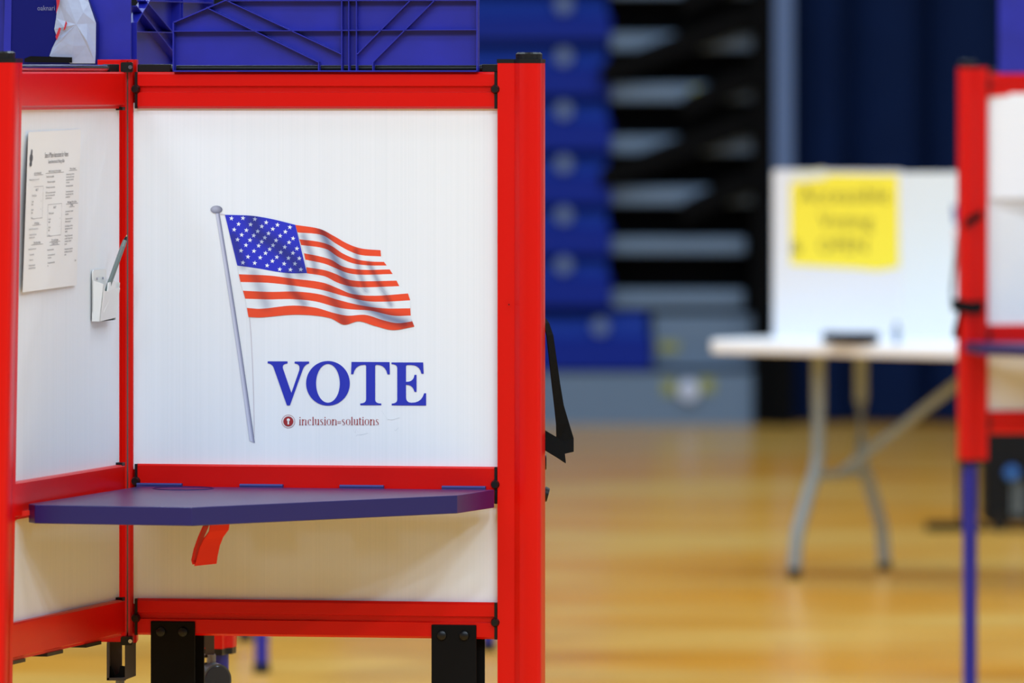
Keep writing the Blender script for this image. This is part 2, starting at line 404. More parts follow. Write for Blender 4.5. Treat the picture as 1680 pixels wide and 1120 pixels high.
# black strap and knobs on the outer side of the right post
y = 13.42
def flat(pts, y0, th, m, name, parent, sl=0):
    bm = B(); prism(bm, [(X_(a, y0), Z_(b, y0)) for a, b in pts], y0, y0+th, None, 'y'); return make(name, bm, m, parent)
st = ribbon([at(a, b, y+c) for a, b, c in ((891, 522, .0), (896, 530, .0), (902, 550, 0), (907, 590, .003), (912, 630, .008), (917, 665, .012), (923, 695, .016), (927, 722, .018), (927, 744, .012))],
            lambda i: Vector(((.0035, .0045, .0055, .0062, .0070, .0080, .0112, .0150, .0150)[i], .008, .003 if i > 6 else 0)), .001, STRAP, 'strap', booth)
ribbon([at(926, 742, y+.010), at(914, 734, y+.002), at(894, 722, y-.005), at(880, 716, y-.005)], Vector((-.002, .004, .0185)), .001, STRAP, 'strap_tail', st)
bm = B(); cyl(bm, at(892, 810, 13.44), at(899.5, 812, 13.44), .014, .012, 20); make('knob', bm, BLACK, booth, smooth=True)
bm = B(); cyl(bm, at(890, 758, 13.44), at(896.5, 758, 13.44), .016, .013, 20); make('knob', bm, BLACK, booth, smooth=True)
bm = B(); cyl(bm, at(835, 499.5, 13.37), at(835, 499.5, 13.35), .0012, n=8); make('rivet', bm, BLACK, booth)

# ---- printed panel: flag, pole, VOTE, small logotype
NM = (MM.to_3x3() @ Vector((0, 1, 0))).normalized()
P0 = MM @ Vector((0, -.0056, 1))
def PP(px, py, off=0): return ray_plane(px, py, P0-NM*off, NM)
def z4(x, y, off=0): return PP(330+x/2.6675, 320+y/2.6675, off)
def z6(x, y, off=0): return PP(420+x/5.6, 580+y/5.6, off)
def cr(pts, x):
    if x <= pts[0][0]: return pts[0][1]
    if x >= pts[-1][0]: return pts[-1][1]
    for i in range(len(pts)-1):
        if pts[i][0] <= x <= pts[i+1][0]: break
    p = [pts[max(i-1, 0)], pts[i], pts[i+1], pts[min(i+2, len(pts)-1)]]
    h = p[2][0]-p[1][0]; t = (x-p[1][0])/h
    m1 = (p[2][1]-p[0][1])/max(1e-6, p[2][0]-p[0][0])*h; m2 = (p[3][1]-p[1][1])/max(1e-6, p[3][0]-p[1][0])*h
    return (2*t**3-3*t*t+1)*p[1][1]+(t**3-2*t*t+t)*m1+(-2*t**3+3*t*t)*p[2][1]+(t**3-t*t)*m2
C = [  # stripe edges in artwork units, (top, bottom) of the seven red stripes
 ([(412,130),(520,148),(580,178),(640,212),(700,233),(785,241)], [(422,163),(530,175),(590,212),(650,245),(700,262),(787,268)]),
 ([(430,193),(520,205),(570,222),(620,255),(680,280),(740,290),(800,292)], [(438,218),(545,235),(600,270),(660,297),(730,307),(812,308)]),
 ([(450,254),(520,268),(570,283),(620,312),(700,326),(825,325)], [(456,282),(540,300),(590,320),(640,340),(700,348),(838,345)]),
 ([(460,315),(540,328),(590,345),(640,368),(700,376),(855,374)], [(463,342),(540,355),(600,384),(660,400),(720,403),(867,398)]),
 ([(165,346),(300,352),(400,365),(530,382),(600,408),(660,432),(760,440),(905,430)], [(172,380),(300,384),(420,398),(530,415),(620,440),(720,463),(800,466),(915,460)]),
 ([(183,418),(300,423),(420,422),(520,434),(600,458),(700,482),(800,495),(915,495)], [(193,453),(300,456),(400,455),(500,465),(600,492),(660,500),(740,505),(840,527),(917,527)]),
 ([(200,493),(260,497),(400,483),(500,492),(580,515),(640,527),(720,524),(800,548),(860,560),(924,552)], [(207,533),(260,535),(400,523),(500,527),(570,540),(625,567),(690,552),(760,572),(840,590),(933,575)])]
FOLDS = [([(225,100),(250,170),(330,220),(400,280),(435,335)], 34, .55), ([(140,180),(165,260),(185,310)], 22, .45), ([(230,340),(255,400),(285,480)], 26, .4),
 ([(380,345),(400,420),(450,475)], 20, .55), ([(448,180),(490,280),(500,330)], 18, .5), ([(530,155),(575,260),(640,390),(700,470),(800,530),(890,560)], 26, .75),
 ([(560,410),(590,480),(625,555)], 26, .5), ([(678,245),(690,330),(720,420)], 14, .5), ([(735,300),(775,380),(830,480)], 13, .55), ([(880,575),(925,560)], 16, .5), ([(640,360),(670,410)], 30, .45), ([(560,345),(600,370)], 30, .25)]
def seg_d(x, y, a, b):
    dx, dy = b[0]-a[0], b[1]-a[1]; t = max(0, min(1, ((x-a[0])*dx+(y-a[1])*dy)/(dx*dx+dy*dy)))
    return math.hypot(x-a[0]-t*dx, y-a[1]-t*dy)
def fold(x, y):
    s = 0
    for pl, wd, k in FOLDS:
        d = min(seg_d(x, y, pl[i], pl[i+1]) for i in range(len(pl)-1)); s = max(s, k*math.exp(-(d/wd)**2))
    return s
def mixc(a, b, t): return tuple(a[i]*(1-t)+b[i]*t for i in range(3))+(1,)
RLt, RDk = srgb(240, 74, 34), srgb(120, 22, 30)
WLt, WDk = srgb(236, 241, 244), srgb(70, 88, 136)
BLt, BDk = srgb(30, 42, 196), srgb(28, 36, 104)
def ink_mesh(name, cells, parent, colf, off):
    """cells: list of faces as lists of (x,y) artwork points; colour per corner"""
    me = bpy.data.meshes.new(name); V = []; Fc = []; cols = []
    wl = world_loc(parent)
    for c in cells:
        i0 = len(V)
        for q in c: V.append(z4(q[0], q[1], off)-wl); cols.append(colf(*q))
        Fc.append(tuple(range(i0, i0+len(c))))
    me.from_pydata(V, [], Fc); a = me.color_attributes.new('ink', 'FLOAT_COLOR', 'CORNER')
    for i, c in enumerate(cols): a.data[i].color = c
    me.materials.append(INK)
    o = bpy.data.objects.new(name, me); COL.objects.link(o); o.parent = parent
    return o
def strip(top, bot, n=70, m=4):
    out = []
    def g(i, j):
        t = i/n; xt = top[0][0]+(top[-1][0]-top[0][0])*t; xb = bot[0][0]+(bot[-1][0]-bot[0][0])*t
        yt = cr(top, xt); yb = cr(bot, xb); k = j/m
        return (xt*(1-k)+xb*k, yt*(1-k)+yb*k)
    for i in range(n):
        for j in range(m): out.append([g(i, j), g(i, j+1), g(i+1, j+1), g(i+1, j)])
    return out
upper = [p for p in booth.children if p.name.startswith('panel')][0]
cells = []
for t, b in C: cells += strip(t, b)
fl = ink_mesh('flag_print', cells, upper, lambda x, y: mixc(RLt, RDk, min(1, fold(x, y)*1.2)), .0006)
ct = [(104,86),(150,87),(230,91),(320,107),(412,130)]; cb = [(158,308),(250,321),(350,338),(400,342),(463,341)]
wh = []
for i in range(3): wh += strip(C[i][1], C[i+1][0])
wh += strip([(158,308),(250,321),(350,338),(463,341),(540,355),(600,384),(660,400),(720,403),(867,398)], C[4][0])
wh += strip(C[4][1], C[5][0]); wh += strip(C[5][1], C[6][0])
ink_mesh('white_stripes', wh, fl, lambda x, y: mixc(WLt, WDk, min(1, fold(x, y)*1.1)), .0005)
ink_mesh('star_field', strip(ct, cb, 50, 30), fl, lambda x, y: mixc(BLt, BDk, min(1, fold(x, y)*1.3)), .0007)
STARS = [(297,210),(438,207),(583,220),(722,260),(861,290),(1012,318),(384,280),(531,285),(667,308),(803,340),(957,374),(330,348),(480,355),(618,368),(750,394),(893,424),(1052,456),(422,412),(570,420),(705,446),(843,480),(1002,504),(371,470),(524,476),(667,496),(806,540),(949,562),(1098,580),(474,538),(630,545),(765,588),(901,625),(1049,635),(413,605),(572,610),(714,636),(853,684),(995,696),(1127,700),(499,680),(649,690),(798,733),(942,765),(1074,765),(437,752),(582,757),(734,787),(888,834),(1019,838),(1146,836)]
sc = []
for (a, b) in STARS:
    X, Y = (a/7.467+10)*2.6675, (b/7.467+10)*2.6675
    ps = [(X+(11 if k % 2 == 0 else 4.4)*math.sin(PI*k/5+.12), Y-(11 if k % 2 == 0 else 4.4)*math.cos(PI*k/5+.12)) for k in range(10)]
    for k in range(10): sc.append([(X, Y), ps[k], ps[(k+1) % 10]])
ink_mesh('stars', sc, fl, lambda x, y: mixc(srgb(244, 248, 250), srgb(120, 140, 190), min(1, fold(x, y)*1.4)), .0009)
# pole, finial, halyard
pc = []; G = [srgb(186, 190, 212), srgb(206, 209, 226), srgb(160, 164, 190), srgb(98, 102, 128)]
N = 30
for i in range(N):
    for k in range(3):
        q = []
        for (ii, kk) in ((i, k), (i, k+1), (i+1, k+1), (i+1, k)):
            t = ii/N; xl = 62+(212-62)*t; xr = 79+(235-79)*t; xl += math.sin(t*PI)*4; xr += math.sin(t*PI)*4
            q.append((xl+(xr-xl)*kk/3, 70+t*(1005+3*kk)))
        pc.append(q)
def polecol(x, y):
    t = (y-70)/1008; xl = 62+150*t+math.sin(t*PI)*4; k = max(0, min(3, (x-xl)/(17+6*t)*3)); i = int(min(2, k)); return mixc(G[i], G[i+1], k-i)
ink_mesh('flagpole_print', pc, upper, polecol, .0006)
fc = []
for i in range(32):
    a, b = 2*PI*i/32, 2*PI*(i+1)/32
    for r0, r1 in ((0, .5), (.5, 1)):
        e = lambda t, r: (67+26*r*math.cos(t), 63+17*r*math.sin(t)-(1-r)*4)
        q = [e(a, r0), e(a, r1), e(b, r1), e(b, r0)]
        fc.append(q if r0 else [q[0], q[1], q[2]])
ink_mesh('finial_print', fc, upper, lambda x, y: mixc(srgb(176, 180, 198), srgb(104, 106, 126), max(0, min(1, (math.hypot(x-60, (y-58)*1.4)-6)/26))), .0008)
rope = [(212,533),(219,620),(224,720),(229,850),(232,980),(232,1060)]
rc = [[(a[0]-1.3, a[1]), (a[0]+1.3, a[1]), (b[0]+1.3, b[1]), (b[0]-1.3, b[1])] for a, b in zip(rope, rope[1:])]
rc.append([(80, 79), (106, 84), (106, 89), (80, 84)])
ink_mesh('halyard_print', rc, upper, lambda x, y: srgb(206, 198, 206), .0004)
def ink_poly(name, polys, m, parent, fn):
    bm = B()
    for p in polys:
        q = [p[i] for i in range(len(p)) if abs(p[i][0]-p[i-1][0])+abs(p[i][1]-p[i-1][1]) > 1e-4]
        vs = [bm.verts.new(fn(*c)) for c in q]
        for t in tessellate_polygon([[Vector((c[0], c[1], 0)) for c in q]]):
            bm.faces.new([vs[i] for i in t])
    bm.normal_update()
    for f in bm.faces:
        if f.normal.y > 0: f.normal_flip()
    return make(name, bm, m, parent, doub=False)
VB = mat('blue_ink', srgb(26, 44, 178), .45); MR = mat('maroon_ink', srgb(158, 38, 44), .45); MRL = mat('light_ink', srgb(240, 240, 240), .45)
def bez(pts, n=5):
    """pts: corner (x,y) or quadratic control (x,y,'c')"""
    out = []; i = 0; L = len(pts)
    while i < L:
        p = pts[i]
        if len(p) == 3:
            a = out[-1]; b = pts[(i+1) % L]
            for k in range(1, n): t = k/n; out.append(((1-t)**2*a[0]+2*t*(1-t)*p[0]+t*t*b[0], (1-t)**2*a[1]+2*t*(1-t)*p[1]+t*t*b[1]))
        else: out.append((p[0], p[1]))
        i += 1
    return out
V_ = bez([(107,70),(290,70),(290,90),(242,92,'c'),(246,130),(325,360),(398,150),(410,92,'c'),(355,90),(355,72),(488,72),(488,90),(450,96,'c'),(430,145),(312,475),(284,475),(162,128),(148,92,'c'),(107,88)])
T_ = bez([(877,75),(1227,77),(1230,190),(1208,190),(1190,102,'c'),(1112,102),(1095,102,'c'),(1095,120),(1095,425),(1098,458,'c'),(1151,457),(1151,473),(958,473),(958,457),(1010,455,'c'),(1012,420),(1012,118),(1012,102,'c'),(996,102),(912,100,'c'),(894,188),(873,188)])
E_ = bez([(1245,80),(1536,80),(1540,184),(1520,184),(1504,104,'c'),(1425,104),(1395,104),(1378,104,'c'),(1378,122),(1378,258),(1448,262,'c'),(1456,194),(1475,194),(1475,350),(1455,350),(1444,285,'c'),(1378,285),(1378,400),(1380,450,'c'),(1430,450),(1520,452,'c'),(1545,363),(1563,363),(1563,476),(1247,474),(1247,458),(1298,456,'c'),(1298,420),(1298,130),(1296,98,'c'),(1245,95)])
def ringp(cx, cy, rx, ry, ix, iy, n=56, a0=0, a1=2*PI):
    return [[(cx+rx*math.cos(a), cy+ry*math.sin(a)), (cx+rx*math.cos(b), cy+ry*math.sin(b)), (cx+ix*math.cos(b), cy+iy*math.sin(b)), (cx+ix*math.cos(a), cy+iy*math.sin(a))] for a, b in ((a0+(a1-a0)*i/n, a0+(a1-a0)*(i+1)/n) for i in range(n))]
F6 = lambda x, y: z6(x, y, .0006)
ink_poly('vote_lettering', [V_, T_, E_]+ringp(661, 272, 201, 205, 109, 178), VB, upper, F6)
# small logotype, letter by letter (x advances in artwork units, baseline 656, x-height 596, ascender 583)
pol = []
def R(x0, y0, x1, y1): pol.append([(x0, y0), (x1, y0), (x1, y1), (x0, y1)])
def stem(x, y0, serif_top=True, foot=True, w=8):
    R(x, y0, x+w, 655)
    if serif_top: pol.append([(x-6, y0+3), (x+w, y0-3), (x+w, y0+4), (x, y0+4)])
    if foot: R(x-5, 652, x+w+5, 656)
def arcs(cx, cy, rx, ry, th, a0, a1, n=14):
    """stroke swelling at the sides like a modern serif face"""
    for i in range(n):
        q = []
        for a, s in ((a0+(a1-a0)*i/n, 1), (a0+(a1-a0)*(i+1)/n, 1)):
            w = 2+(th-2)*abs(math.cos(a)); q.append(((cx+rx*math.cos(a), cy+ry*math.sin(a)), (cx+(rx-w)*math.cos(a), cy+(ry-2.2)*math.sin(a))))
        pol.append([q[0][0], q[1][0], q[1][1], q[0][1]])
def g_i(x): stem(x+8, 603); pol.extend([[(x+12+5*math.cos(k*PI/4), 586+5*math.sin(k*PI/4)) for k in range(8)]]); return 23
def g_n(x): stem(x+8, 603); arcs(x+30, 617, 15, 15, 8, -PI, 0); R(x+37, 616, x+45, 655); R(x+32, 652, x+50, 656); return 52
def g_c(x): arcs(x+24, 628, 18, 28, 8, PI*.32, PI*1.72); pol.append([(x+30+5*math.cos(k*PI/4), 612+5*math.sin(k*PI/4)) for k in range(8)]); return 42
def g_l(x): stem(x+8, 581); return 23
def g_u(x): R(x+8, 603, x+16, 640); R(x+3, 601, x+16, 604); arcs(x+23, 641, 15, 15, 8, 0, PI); R(x+33, 603, x+41, 655); R(x+28, 601, x+41, 604); R(x+41, 652, x+46, 656); return 48
def g_s(x): arcs(x+18, 614, 12, 13, 6, PI*.6, PI*1.85); arcs(x+18, 642, 13, 14, 7, -PI*.45, PI*.85); pol.append([(x+8, 618), (x+14, 617), (x+30, 634), (x+26, 640)]); return 36
def g_o(x): arcs(x+24, 628, 20, 28, 8, 0, 2*PI, 22); return 46
def g_t(x): R(x+8, 588, x+16, 650); R(x+2, 601, x+26, 604); arcs(x+20, 645, 11, 11, 6, PI*.2, PI*.95, 6); return 28
def g_eq(x): R(x+2, 622, x+34, 626); R(x+2, 636, x+34, 640); return 38
seq = [g_i, g_n, g_c, g_l, g_u, g_s, g_i, g_o, g_n, g_eq, g_s, g_o, g_l, g_u, g_t, g_i, g_o, g_n, g_s]
x = 0
for g in seq: x += g(x)
kx = (1132-392)/x
pol = [[(392+q[0]*kx, q[1]) for q in p] for p in pol]
ink_poly('logotype', pol, MR, upper, F6)
cx, cy = 297, 622
lg = ink_poly('keyhole_badge', ringp(cx, cy, 61, 61, 58, 58, 40)+[[(cx+46*math.cos(i*PI/24), cy+46*math.sin(i*PI/24)) for i in range(48)]], MR, upper, F6)
ink_poly('keyhole', [[(cx+14*math.cos(i*PI/10), 608+14*math.sin(i*PI/10)) for i in range(20)], [(cx-6, 612), (cx+6, 612), (cx+7, 650), (cx-7, 650)]], MRL, lg, lambda x, y: z6(x, y, .0009))
PEN = mat('faint_pencil_marks', srgb(196, 202, 208), .6)
def scr(pts, w=1.1): return [[(a[0], a[1]), (b[0], b[1]), (b[0], b[1]+w*2), (a[0]+w, a[1]+w*2)] for a, b in zip(pts, pts[1:])]
for sc_ in ([(888,682),(900,710),(912,725),(920,690),(928,705),(940,722)], [(920,756),(930,745),(980,740),(1030,728)], [(1270,695),(1282,706),(1310,678)], [(1150,520),(1180,560),(1205,600),(1250,606),(1320,585)]):
    ink_poly('pencil_scribble', scr(sc_), PEN, upper, F6)

# ------------------------------------------------------------------ instruction sheet on the left wing
NL = (ML_.to_3x3() @ Vector((0, 1, 0))).normalized()      # towards the hidden side
inner = -1 if (NL.x > 0) else 1
def sideL(off):
    """point on the left wing's inner panel face"""
    return ML_ @ Vector((0, -(.0058+off)*1, 1)) if NL.x < 0 else ML_ @ Vector((0, (.0058+off), 1))
def PL(px, py, off=0): return ray_plane(px, py, sideL(off), NL)
def quad(u, v, off=0, c=((46.5, 216.5), (132.5, 212), (126, 467.5), (37, 479.5))):
    tl, tr, br, bl = c
    a = (tl[0]*(1-u)+tr[0]*u, tl[1]*(1-u)+tr[1]*u); b = (bl[0]*(1-u)+br[0]*u, bl[1]*(1-u)+br[1]*u)
    return PL(a[0]*(1-v)+b[0]*v, a[1]*(1-v)+b[1]*v, off)
PAPER = mat('white_paper', srgb(240, 239, 236), .7)
TXT = mat('black_toner', srgb(88, 88, 92), .7)
bm = B(); nu, nv = 12, 12; gr = []
def curl(u, v): return .0008+.007*max(0, (.18-u)/.18)**2*max(0, 1-abs(v-.4)*1.6)
for side in (0, 1):
    gr.append([[bm.verts.new(quad(i/nu, j/nv, curl(i/nu, j/nv)-side*.0004)) for j in range(nv+1)] for i in range(nu+1)])
for g in gr:
    for i in range(nu):
        for j in range(nv): bm.faces.new((g[i][j], g[i+1][j], g[i+1][j+1], g[i][j+1]))
sheet = make('instruction_sheet', bm, PAPER, doub=False, smooth=True)
tag(sheet, 'white printed voter instruction sheet taped inside the left booth panel', 'paper sheet')
bm = B()
ASP = 1.52   # sheet width / height
def line(txt, u, v, h, al='LEFT', sq=.92):
    vf = glyphs(txt, 1, al, sq)
    put(bm, vf, lambda x, y: quad(u+x*h/ASP, v-y*h, curl(u, v)+.0006))
line('State of Maine Instructions for Voters', .555, .168, .048, 'CENTER')
line('General Instructions for Marking a Ballot', .555, .205, .033, 'CENTER', .86)
def ul(u0, u1, v):
    p = [quad(u0, v, .0014), quad(u1, v, .0014), quad(u1, v+.002, .0014), quad(u0, v+.002, .0014)]; bm.faces.new([bm.verts.new(q) for q in p])
def para(u, v, lines, h=.020, dv=.0175):
    for k, t in enumerate(lines): line(t, u, v+k*dv, h, sq=.86)
h = .020
line('How Do You Mark the Ballot?', .20, .268, .021, 'CENTER'); ul(.09, .31, .272)
para(.05, .305, ['Fill in the oval to the right of your choice, like this:'], .0165)
line('How Do You Vote for a Write-in Candidate?', .53, .262, .021, 'CENTER'); ul(.36, .70, .266)
para(.37, .295, ['To vote for a write-in candidate:']); para(.39, .328, ['1. Fill in the oval to the right of the'], .019); para(.37, .362, ['2. Write in the person\'s name on the line'], .018)
para(.37, .395, ['NOTE: You may not use a sticker to vote for a', 'write-in. You must write the name and fill in', 'the oval for the vote to count.'], .017)
line('What is an Overvote?', .87, .255, .021, 'CENTER'); ul(.80, .95, .259)
para(.74, .288, ['-  An overvote is when you mark more', '   than one voting oval. If you mark too', '   many, your vote for that office will', '   not be counted.'], .0175)
para(.74, .362, ['-  Do not mark more than allowed.'], .0175); para(.74, .398, ['-  If you mark too many, you may ask', '   for a new ballot, so long as it is not', '   yet in the ballot box.'], .0175)
line('What Happens When You Make', .87, .468, .021, 'CENTER'); line('a Mistake?', .87, .488, .021, 'CENTER'); ul(.76, .98, .472); ul(.82, .92, .492)
para(.745, .525, ['-  Do not erase. Ask for a new ballot', '   from the clerk.'], .0175); para(.745, .572, ['-  You may receive up to two more', '   ballots for each you spoil.'], .0175)
para(.745, .618, ['-  If you need help, ask an official. You', '   may be helped to read or to mark', '   your ballot.'], .0175)
para(.745, .68, ['-  You may ask for help from a person', '   you choose. The helper may not be', '   your employer or an officer of', '   your union.'], .0175)
para(.745, .765, ['-  A voter who needs a new ballot must', '   return the first one. The old ballot is', '   set aside.'], .0175)
line('06/24', .95, .845, .016)
def ballot(u0, u1, v0, v1):
    for a, b, c, d in ((u0, u1, v0, v0+.0015), (u0, u1, v1, v1+.0015), (u0, u0+.0015, v0, v1), (u1, u1+.0015, v0, v1)):
        bm.faces.new([bm.verts.new(quad(p, q, .0014)) for p, q in ((a, c), (b, c), (b, d), (a, d))])
    line('BALLOT', (u0+u1)/2, v0+.028, .022, 'CENTER'); para(u0+.02, v0+.062, ['Office of Dog Catcher'], .018)
    for k, t in enumerate((('Doe, Jane', 'Augusta'), ('Doe, John', 'Bangor'), ('Write-in ______', ''))):
        para(u0+.02, v0+.098+k*.052, t, .018); line('o', u1-.03, v0+.098+k*.052, .018)
ballot(.09, .32, .345, .545); ballot(.42, .68, .465, .665)
line('For More Details', .22, .582, .021, 'CENTER'); ul(.14, .30, .586); para(.08, .615, ['If you fail to fill in the oval your vote may not'], .0165); para(.08, .65, ['-  You may ask for a new ballot if you', '   make a mistake at any time.'], .0165)
line('Did You Make a Mistake?', .24, .705, .021, 'CENTER'); ul(.13, .35, .709); para(.08, .74, ['If you spoil a ballot, ask for a new one.'], .0165); para(.10, .775, ['-  Do not erase a mark.'], .0165); para(.10, .808, ['-  Do not cross out.'], .0165); para(.09, .842, ['-  A ballot given in error must be', '   returned to the clerk at the table.'], .0165)
line('Do You Need Someone', .57, .70, .021, 'CENTER'); line('to Change Your Vote?', .57, .72, .021, 'CENTER'); ul(.47, .67, .704); ul(.48, .66, .724)
para(.43, .757, ['You may not remove your ballot.'], .0165); para(.44, .79, ['-  All voters must mark ballots inside', '   the voting booth.'], .0165); para(.44, .84, ['-  Then place ballots inside the ballot', '   box.'], .0165)
make('printed_text', bm, TXT, sheet, doub=False)
bm = B()
for (u, v, ru, rv) in ((.075, .165, .030, .028), (.082, .130, .012, .022), (.07, .20, .022, .018)):
    bm.faces.new([bm.verts.new(quad(u+ru*math.cos(i*PI/8), v+rv*math.sin(i*PI/8), curl(u, v)+.0018)) for i in range(16)])
make('state_seal', bm, TXT, sheet, doub=False)

# ------------------------------------------------------------------ pen holder and pen
def LW(s, q, z): return ML_ @ Vector((s, q, z))      # along wing, across (panel plane 0), height
sg = 1 if NL.x > 0 else -1                             # inner side sign
def s_of(px, z=1.3):                                  # distance along the wing seen at that column
    p = PL(px, 450); return (Matrix(ML_).inverted() @ p).x
sA, sB = s_of(151), s_of(178)                            # camera side and hinge side of the holder
hd = root('pen_holder', 'white plastic pen holder on the left booth panel holding a grey pen', 'pen holder', LW((sA+sB)/2, sg*.006, Z_(526, 13.3)))
Yh = LW(sA, 0, 0).y
zt, zb, zk = Z_(463, Yh), Z_(527, Yh), Z_(443, Yh)
th = .0018; q0 = sg*.0056
dA, dB = .0225, .0150                                   # depth at top and at bottom
s0, s1 = sA, sB+.004
def hpt(s, q, z): return LW(s, q0+sg*q, z)
def slab(bm, pts, th_s, th_q):
    a = [bm.verts.new(hpt(*p)) for p in pts]; b = [bm.verts.new(hpt(p[0]+th_s, p[1]+th_q, p[2])) for p in pts]
    n = len(pts); bm.faces.new(a); bm.faces.new(b[::-1])
    for i in range(n): bm.faces.new((a[i], b[i], b[(i+1) % n], a[(i+1) % n]))
bm = B()
slab(bm, [(s0, 0, zt+.004), (s0, dA, zt-.003), (s0, dB, zb), (s0, 0, zb)], -th, 0)            # camera-side cheek
slab(bm, [(s1, 0, zt+.004), (s1, dA, zt-.003), (s1, dB, zb), (s1, 0, zb)], th, 0)            # far cheek
sm = s0+(s1-s0)*.20*1.0
slab(bm, [(s0, dA, zt-.003), (s0+(s1-s0)*.04, dA, zt-.003-.012), (s0+(s1-s0)*.22, dA, zt-.016), (s0+(s1-s0)*.28, dA, zt-.001), (s0+(s1-s0)*.72, dA, zt+.001), (s0+(s1-s0)*.72, dA, zt-.012), (s1, dA, zt-.012), (s1, dB, zb+.004), (s0, dB, zb)], 0, -th)
slab(bm, [(s0, 0, zb), (s1, 0, zb), (s1, dB, zb), (s0, dB, zb)], 0, 0.0)
make('pen_cup', bm, WHITEP, hd)
bm = B()
sp = s0+(s1-s0)*.85
prism(bm, [(a, b) for a, b in roundrect(min(s0, sp), max(s0, sp), zb+.01, zk, .006)], q0, q0+sg*.002, ML_, 'y')
make('back_plate', bm, WHITEP, hd)
bm = B()
dq = lambda z: dB+(dA-dB)*((z-zb)/(zt-zb))+.0004
za_, zb_ = zt-.018, zb+.016
def rib(sa, z0_, sb, z1_, w=.0014):
    p = [(sa, dq(z0_), z0_), (sa+w*3, dq(z0_), z0_), (sb+w*3, dq(z1_), z1_), (sb, dq(z1_), z1_)]; slab(bm, p, 0, .0006)
rib(s0+(s1-s0)*.62, za_, s0+(s1-s0)*.18, zb_)
make('moulded_line', bm, WHITEP, hd)
for k in (.22, .60):
    bm = B(); a = hpt(s0+(s1-s0)*k, .002, zt+.006); b = hpt(s0+(s1-s0)*k, .0045, zt+.006); cyl(bm, a, b, .0022, n=12); make('screw', bm, CHROME, hd)
GP = mat('grey_pen_barrel', srgb(112, 124, 122), .35); BR = mat('brass_point', srgb(200, 180, 130), .3, .8)
pb = hpt(s0+(s1-s0)*.28, .008, zt-.045)
tip = at(207.8, 386.5, Yh+.06)
dv = (tip-pb).normalized(); Lp = (tip-pb).length
pen = root('ballpoint_pen', 'grey ballpoint pen standing point up in the white holder', 'pen', pb)
bm = B(); cyl(bm, pb, pb+dv*(Lp-.022), .0045, n=6); cyl(bm, pb+dv*(Lp-.022), pb+dv*(Lp-.009), .0045, .0035, n=18); make('barrel', bm, GP, pen)
bm = B(); cyl(bm, pb+dv*(Lp-.009), pb+dv*(Lp-.002), .0033, .0014, n=18); make('grip_cone', bm, BLACK, pen, smooth=True)
bm = B(); cyl(bm, pb+dv*(Lp-.002), pb+dv*(Lp+.0015), .0012, .0005, n=10); make('point', bm, BR, pen)

# ------------------------------------------------------------------ blue plastic trays on top of the booth
def ribbed_tray(name, label, M, s0, top, depth, outline, plate_z, ribs, m=TRAY, rib_d=.018, grp='blue plastic trays standing on the booth'):
    """outline: closed list of (s,z); ribs: list of ((s,z),(s,z)); local y<0 faces the viewer"""
    c = M @ Vector((sum(p[0] for p in outline)/len(outline), depth+.01, min(p[1] for p in outline)))
    r = root(name, label, 'plastic tray', c, grp)
    bm = B(); prism(bm, plate_z, depth+rib_d, depth+rib_d+.002, M, 'y'); make('tray_plate', bm, m, r)
    bm = B(); n = len(outline)
    cx = sum(p[0] for p in outline)/n; cz = sum(p[1] for p in outline)/n
    for i in range(n):
        a, b = outline[i], outline[(i+1) % n]
        e = Vector((b[0]-a[0], b[1]-a[1])).normalized(); nn = Vector((-e.y, e.x))
        if nn.dot(Vector((cx-a[0], cz-a[1]))) < 0: nn = -nn
        t = .0022
        prism(bm, [a, b, (b[0]+nn.x*t, b[1]+nn.y*t), (a[0]+nn.x*t, a[1]+nn.y*t)], depth, depth+rib_d+.002, M, 'y')
    make('tray_rim', bm, m, r)
    for a, b in ribs:
        bm = B(); e = Vector((b[0]-a[0], b[1]-a[1])).normalized(); nn = Vector((-e.y, e.x))*.0008
        prism(bm, [(a[0]-nn.x, a[1]-nn.y), (b[0]-nn.x, b[1]-nn.y), (b[0]+nn.x, b[1]+nn.y), (a[0]+nn.x, a[1]+nn.y)], depth+.001, depth+rib_d, M, 'y')
        make('rib', bm, m, r)
    return r
def ms(px): p = ray_plane(px, 118, MM @ Vector((0, -.018, 0)), NM); return (Matrix(MM).inverted() @ p).x
def mz(py): return Z_(py, 13.42)
TB = ZT+.0006
ol = [(ms(285), TB), (ms(285), mz(36)), (ms(372), mz(-1)), (ms(500), mz(-56)), (ms(785), mz(-56)), (ms(785), TB)]
pl = [(ms(286), mz(107)), (ms(286), mz(36)), (ms(372), mz(-1)), (ms(500), mz(-56)), (ms(784), mz(-56)), (ms(784), mz(107))]
e = lambda a, b: (ms(a), mz(b))
ribs = [(e(286, 51), e(784, 49)), (e(562, -55), e(562, 117)), (e(573.5, -55), e(573.5, 117)), (e(586, -55), e(586, 117)), (e(340, 12), e(524, 102)), (e(524, 102), e(524, 117)), (e(372, 0), e(562, 89)),
        (e(587, 89), e(675, 0)), (e(613, 102), e(715, 0)), (e(613, 102), e(613, 117)), (e(372, 1), e(784, 1)), (e(675, 0), e(730, -55)), (e(715, 0), e(770, -55))]
tray1 = ribbed_tray('blue_tray', 'long ribbed blue tray on edge along the top rail above the VOTE panel', MM, 0, 0, -.0275, ol, pl, ribs)
